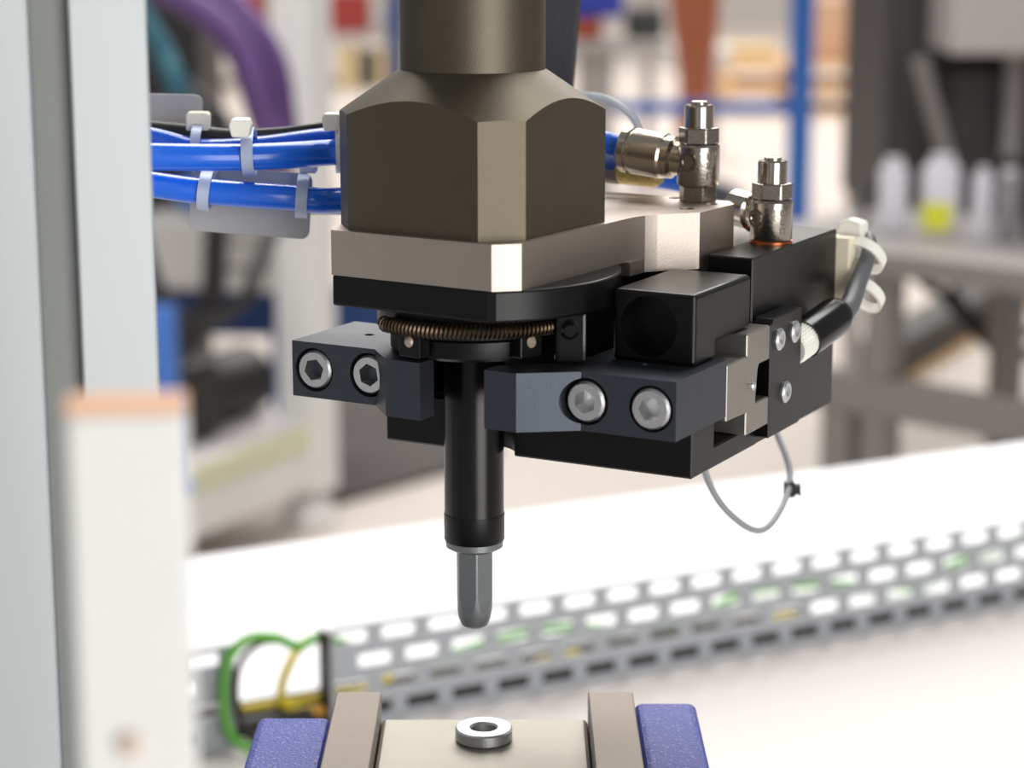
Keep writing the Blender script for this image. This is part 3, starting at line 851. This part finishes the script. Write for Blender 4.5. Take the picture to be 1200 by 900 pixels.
def skin(name, verts, edges, radii, m, parent, root=0, sub=2):
    me = bpy.data.meshes.new(name)
    me.from_pydata([Vector(v) for v in verts], edges, [])
    o = bpy.data.objects.new(name, me)
    link(o, parent)
    me.materials.append(M[m])
    o.modifiers.new('skin', 'SKIN').use_smooth_shade = True
    sl = me.skin_vertices[0].data if me.skin_vertices else None
    if sl is None:
        bpy.context.view_layer.objects.active = o
    for i, r_ in enumerate(radii):
        rr = r_ if isinstance(r_, tuple) else (r_, r_)
        me.skin_vertices[0].data[i].radius = rr
        me.skin_vertices[0].data[i].use_root = (i == root)
    ss = o.modifiers.new('subsurf', 'SUBSURF')
    ss.levels = ss.render_levels = sub
    dg = bpy.context.evaluated_depsgraph_get()
    bpy.context.view_layer.update()
    me2 = bpy.data.meshes.new_from_object(o.evaluated_get(bpy.context.evaluated_depsgraph_get()))
    o.modifiers.clear()
    o.data = me2
    me2.name = name
    me2.shade_smooth()
    return o


per = thing('person', 'person standing side-on behind the blue rail, bare tanned leg and dark shoe', 'person', (.72, 8.62, 0))
bv = [(-.02, .07, .93), (-.02, .07, 1.05), (-.03, .07, 1.25), (-.03, .07, 1.42), (0, .07, 1.50), (.02, .07, 1.60), (.03, .07, 1.70),
      (-.02, -.03, .90), (-.012, -.02, .70), (-.006, -.01, .50), (-.004, -.01, .43), (-.022, -.01, .32), (-.004, 0, .10), (.05, 0, .05),
      (-.02, .17, .90), (-.012, .15, .70), (-.006, .15, .50), (-.004, .15, .43), (-.022, .15, .32), (-.004, .15, .10), (.05, .15, .05),
      (-.03, -.12, 1.41), (-.02, -.17, 1.14), (.22, -.16, 1.09), (.30, -.15, 1.09),
      (-.03, .26, 1.41), (-.02, .31, 1.14), (.22, .30, 1.09), (.30, .29, 1.09)]
be = [(0, 1), (1, 2), (2, 3), (3, 4), (4, 5), (5, 6), (0, 7), (7, 8), (8, 9), (9, 10), (10, 11), (11, 12), (12, 13), (0, 14), (14, 15), (15, 16), (16, 17), (17, 18), (18, 19), (19, 20),
      (3, 21), (21, 22), (22, 23), (23, 24), (3, 25), (25, 26), (26, 27), (27, 28)]
br = [.15, .13, .13, .14, .055, .08, .085, .105, .096, .066, .062, .066, .038, .036, .105, .096, .066, .062, .066, .038, .036, .055, .042, .03, .035, .055, .042, .03, .035]
for hb in (24, 28):
    hx0, hy0, hz0 = bv[hb]
    for k, (dy, ln) in enumerate(((-.03, .07), (-.012, .085), (.006, .08), (.022, .065))):
        i0 = len(bv)
        bv += [(hx0 + .05, hy0 + dy, hz0), (hx0 + .05 + ln * .6, hy0 + dy, hz0 - .01), (hx0 + .05 + ln * .9, hy0 + dy, hz0 - .035)]
        be += [(hb, i0), (i0, i0 + 1), (i0 + 1, i0 + 2)]
        br += [.010, .009, .008]
    i0 = len(bv)
    bv += [(hx0 + .02, hy0 - .045, hz0 + .01), (hx0 + .06, hy0 - .06, hz0)]
    be += [(hb, i0), (i0, i0 + 1)]
    br += [.011, .009]
skin('body', bv, be, br, 'skin', per)
skin('shorts', [(-.02, .07, 1.0), (-.02, .07, .93), (-.02, -.03, .90), (-.012, -.02, .83), (-.02, .17, .90), (-.012, .15, .83)], [(0, 1), (1, 2), (2, 3), (1, 4), (4, 5)], [.155, .165, .12, .118, .12, .118], 'navy_cloth', per)
skin('shirt', [(-.02, .07, .98), (-.03, .07, 1.25), (-.03, .07, 1.40), (-.03, -.12, 1.41), (-.025, -.15, 1.26), (-.03, .26, 1.41), (-.025, .29, 1.26)], [(0, 1), (1, 2), (2, 3), (3, 4), (2, 5), (5, 6)], [.16, .15, .15, .075, .062, .075, .062], 'grey_cloth', per)
skin('hair', [(-.02, .07, 1.66), (0, .07, 1.74), (.05, .07, 1.77)], [(0, 1), (1, 2)], [.085, .095, .06], 'hair', per)
for yy in (0.0, .15):
    skin('shoe', [(-.03, yy, .055), (.04, yy, .06), (.12, yy, .045), (.19, yy, .035)], [(0, 1), (1, 2), (2, 3)], [(.05, .055), (.055, .055), (.05, .042), (.035, .03)], 'shoe', per)
for nm, px_, py_ in (('ear', .02, -.012), ('ear', .02, .152)):
    obj(nm, aim(lathe([(0, 0), (.028, 0), (.03, .008), (.015, .014), (0, .015)], 16, 1.0), (px_, py_, 1.655), (0, -1 if py_ < .07 else 1, 0), 1.0), 'skin', per)
obj('nose', aim(lathe([(0, 0), (.018, 0), (.006, .03), (0, .032)], 14, 1.0), (.11, .07, 1.655), (1, 0, -.25), 1.0), 'skin', per)
for yy in (.038, .102):
    obj('eye', aim(lathe([(0, 0), (.011, .001), (.006, .005), (0, .006)], 14, 1.0), (.104, yy, 1.685), (1, 0, 0), 1.0), 'shoe', per)
obj('mouth', mbox(.10, .118, .048, .092, 1.612, 1.620), 'red', per, 0.003)

# wooden pallets, board by board
pal = None


def pallet(label, loc):
    t_ = thing('wooden_pallet', label, 'pallet', loc, 0, 'pallets on the hall floor')
    for k in range(5):
        obj('deck_board', mbox(0, 1.0, .17 * k, .17 * k + .12, .118, .14), 'wood', t_)
    for k in range(3):
        obj('stringer_board', mbox(.45 * k, .45 * k + .1, 0, .8, .097, .117), 'wood', t_)
        for j in range(3):
            obj('block', mbox(.45 * k, .45 * k + .1, .335 * j, .335 * j + .13, .02, .096), 'wood', t_)
    for k in range(3):
        obj('bottom_board', mbox(0, 1.0, .335 * k, .335 * k + .12, 0, .019), 'wood', t_)
    return t_


pa = pallet('bottom wooden pallet of the stack beyond the blue post', (1.12, 12.5, 0))
pb = dup(pa, None, (1.14, 12.52, .1405))
pb['label'] = 'upper wooden pallet of the stack beyond the blue post'
blob('carton', 'pale cardboard carton on the pallets right of the blue post', 'carton', (1.90, 12.95, .281), (.42, .5, .36), 'card', 0, 0.01)
blob('carton', 'small brown carton on the pallets left of the blue post', 'carton', (1.34, 13.05, .281), (.36, .4, .08), 'ochre', 0, 0.01)
# things between shaft and person
blob('blue_box', 'royal blue box on top of an orange one right of the shaft', 'box', (.265, 7.1, .811), (.17, .2, .2), 'royal', 0, 0.02)
blob('orange_box', 'rust orange box below the royal blue one', 'box', (.235, 7.1, .741), (.1, .16, .07), 'orange', 0, 0.02)
st = thing('grey_stand', 'grey machine stand carrying the orange and blue boxes', 'stand', (.26, 7.1, 0))
obj('column', mbox(-.05, .06, -.06, .06, .02, .70), 'machine_grey', st, 0.01)
obj('table_plate', mbox(-.16, .23, -.14, .14, .7005, .740), 'machine_grey', st, 0.008)
obj('base', mbox(-.14, .16, -.14, .14, 0, .0195), 'machine_grey', st)
blob('olive_bin', 'dark olive bin right of the orange box on the grey stand', 'bin', (.42, 7.12, .7405), (.12, .12, .1), 'olive', 0, 0.02)
gp = thing('grey_column', 'slim grey pole left of the person', 'pole', (.56, 9.2, 0))
obj('pole', mbox(-.022, .022, -.022, .022, .02, 1.9), 'machine_grey', gp)
obj('base', mbox(-.1, .1, -.1, .1, 0, .0195), 'machine_grey', gp)
cv = thing('conveyor', 'low pale conveyor frame in the hall between shaft and person', 'conveyor', (.0, 10.2, 0))
obj('bed', mbox(.1, 1.0, 0, .4, .42, .52), 'white_bits', cv, 0.01)
for lx in (.15, .9):
    obj('leg', mbox(lx, lx + .05, .05, .1, 0, .4195), 'machine_grey', cv)

# ------------------------------------------------------------------ bench with bottles, right
wb = thing('steel_bench', 'grey steel bench frame with a lower rail at the right', 'bench', (.456, 3.05, 0), R(-43.7))
obj('bench_top', mbox(-.2, .95, 0, .40, .655, .689), 'bench_grey', wb, 0.003)
obj('rail', mbox(-.2, .95, .012, .056, .452, .505), 'bench_grey', wb, 0.003)
for lx in (.055, .85):
    for ly in (.034, .36):
        obj('leg', mbox(lx - .02, lx + .02, ly - .0219, ly + .02, .506 if ly < .1 else 0, .6545), 'bench_grey', wb, 0.002)
        if ly < .1:
            obj('leg', mbox(lx - .02, lx + .02, ly - .0219, ly + .02, 0, .4515), 'bench_grey', wb, 0.002)
obj('leg', mbox(-.035, .012, .0135, .053, 0, .4515), 'bench_grey', wb, 0.002)


def bottle(label, loc, r_, h_, m, lab_col=None):
    b_ = thing('bottle', label, 'bottle', loc, 0, 'bottles on the steel bench')
    obj('bottle_body', lathe([(0, 0), (r_ * .92, 0), (r_, r_ * .1), (r_, h_ * .82), (r_ * .85, h_ * .88), (r_ * .5, h_ * .905), (r_ * .5, h_ * .92), (0, h_ * .92)], 28, 1.0), m, b_)
    obj('cap', lathe([(0, h_ * .9201), (r_ * .62, h_ * .9201), (r_ * .62, h_), (0, h_)], 24, 1.0), 'bottle_white', b_)
    if lab_col:
        sec = arc(0, 0, r_ * 1.03, -170, -68, 12) + arc(0, 0, r_ * 1.002, -68, -170, 12)
        tag(obj('label_band', prism(sec, h_ * .06, h_ * .42, 'z', 1.0), lab_col, b_), 'bright yellow label')


bottle('white bottle at the left end of the bench row', (.553, 3.205, .6892), .021, .105, 'bottle_white')
bottle('large white bottle with a bright yellow label on the bench', (.617, 3.175, .6892), .028, .112, 'bottle_white', 'label_yellow')
bottle('slim pale bottle right of the yellow labelled one', (.667, 3.13, .6892), .014, .10, 'bottle_white')
bottle('dark grey bottle at the right end of the bench row', (.700, 3.11, .6892), .018, .10, 'bottle_grey')
lh = thing('lever', 'short brown lever leaning left of the white bottles', 'lever', (.512, 3.22, .6892))
obj('handle', tube([(0, 0, .004), (.006, 0, .03), (.016, 0, .07)], .006, 10, 4), 'machine_dark', lh)
blob('mould_block', 'dark block at the far right of the bench', 'block', (.775, 3.10, .6892), (.08, .08, .09), 'machine_dark', R(-43), 0.004)

mc = thing('press_machine', 'large dark machine with a pale grey cover above the bench', 'machine', (0, 4.6, 0))
obj('body', mbox(.772, 1.5, 0, .6, .5, 1.6), 'machine_dark', mc, 0.01)
for lx, ly in ((.80, .05), (1.44, .05), (1.44, .54), (.80, .54)):
    obj('leg', mbox(lx - .02, lx + .02, ly - .02, ly + .02, 0, .4995), 'machine_grey', mc)
tag(obj('cover', mbox(.853, 1.5, -.24, -.0005, .866, 1.3), 'machine_grey', mc, 0.01), 'pale grey cover')
obj('strut', aim(prism([(-.016, -.01), (.016, -.01), (.016, .01), (-.016, .01)], 0, .26, 'z', 1.0), (.885, -.16, .61), (-.33, -.1, 1), 1.0), 'bench_grey', mc)
obj('guide_rod', aim(lathe([(0, 0), (.02, 0), (.02, .2), (0, .2)], 20, 1.0), (1.0, -.15, .66), (0, 0, 1), 1.0), 'bench_grey', mc)
obj('side_unit', mbox(.875, 1.45, -.1, -.0005, .55, .84), 'machine_black', mc, 0.02)
for name, lab, pts, r_ in (('black_cable', 'black cable drooping under the bench from its middle', [(.60, 3.42, .645), (.63, 3.4, .59), (.676, 3.4, .555), (.718, 3.4, .506), (.767, 3.4, .472), (.85, 3.42, .46)], .011),
                           ('black_cable', 'thinner black cable crossing under the bench at the right', [(.67, 3.42, .647), (.69, 3.4, .56), (.735, 3.4, .515), (.80, 3.4, .50), (.9, 3.4, .52)], .008)):
    t_ = thing(name, lab, 'cable')
    obj('tube', tube(pts, r_, 10, 6), 'cable_black', t_)
dc = thing('dark_channel', 'long dark steel channel lying under the steel bench', 'channel', (.93, 5.42, 0), R(63))
obj('channel', mbox(-.05, 1.6, -.06, .06, .012, .10), 'machine_dark', dc, 0.01)
obj('skid', mbox(0, 1.55, -.08, .08, 0, .0115), 'wood', dc)
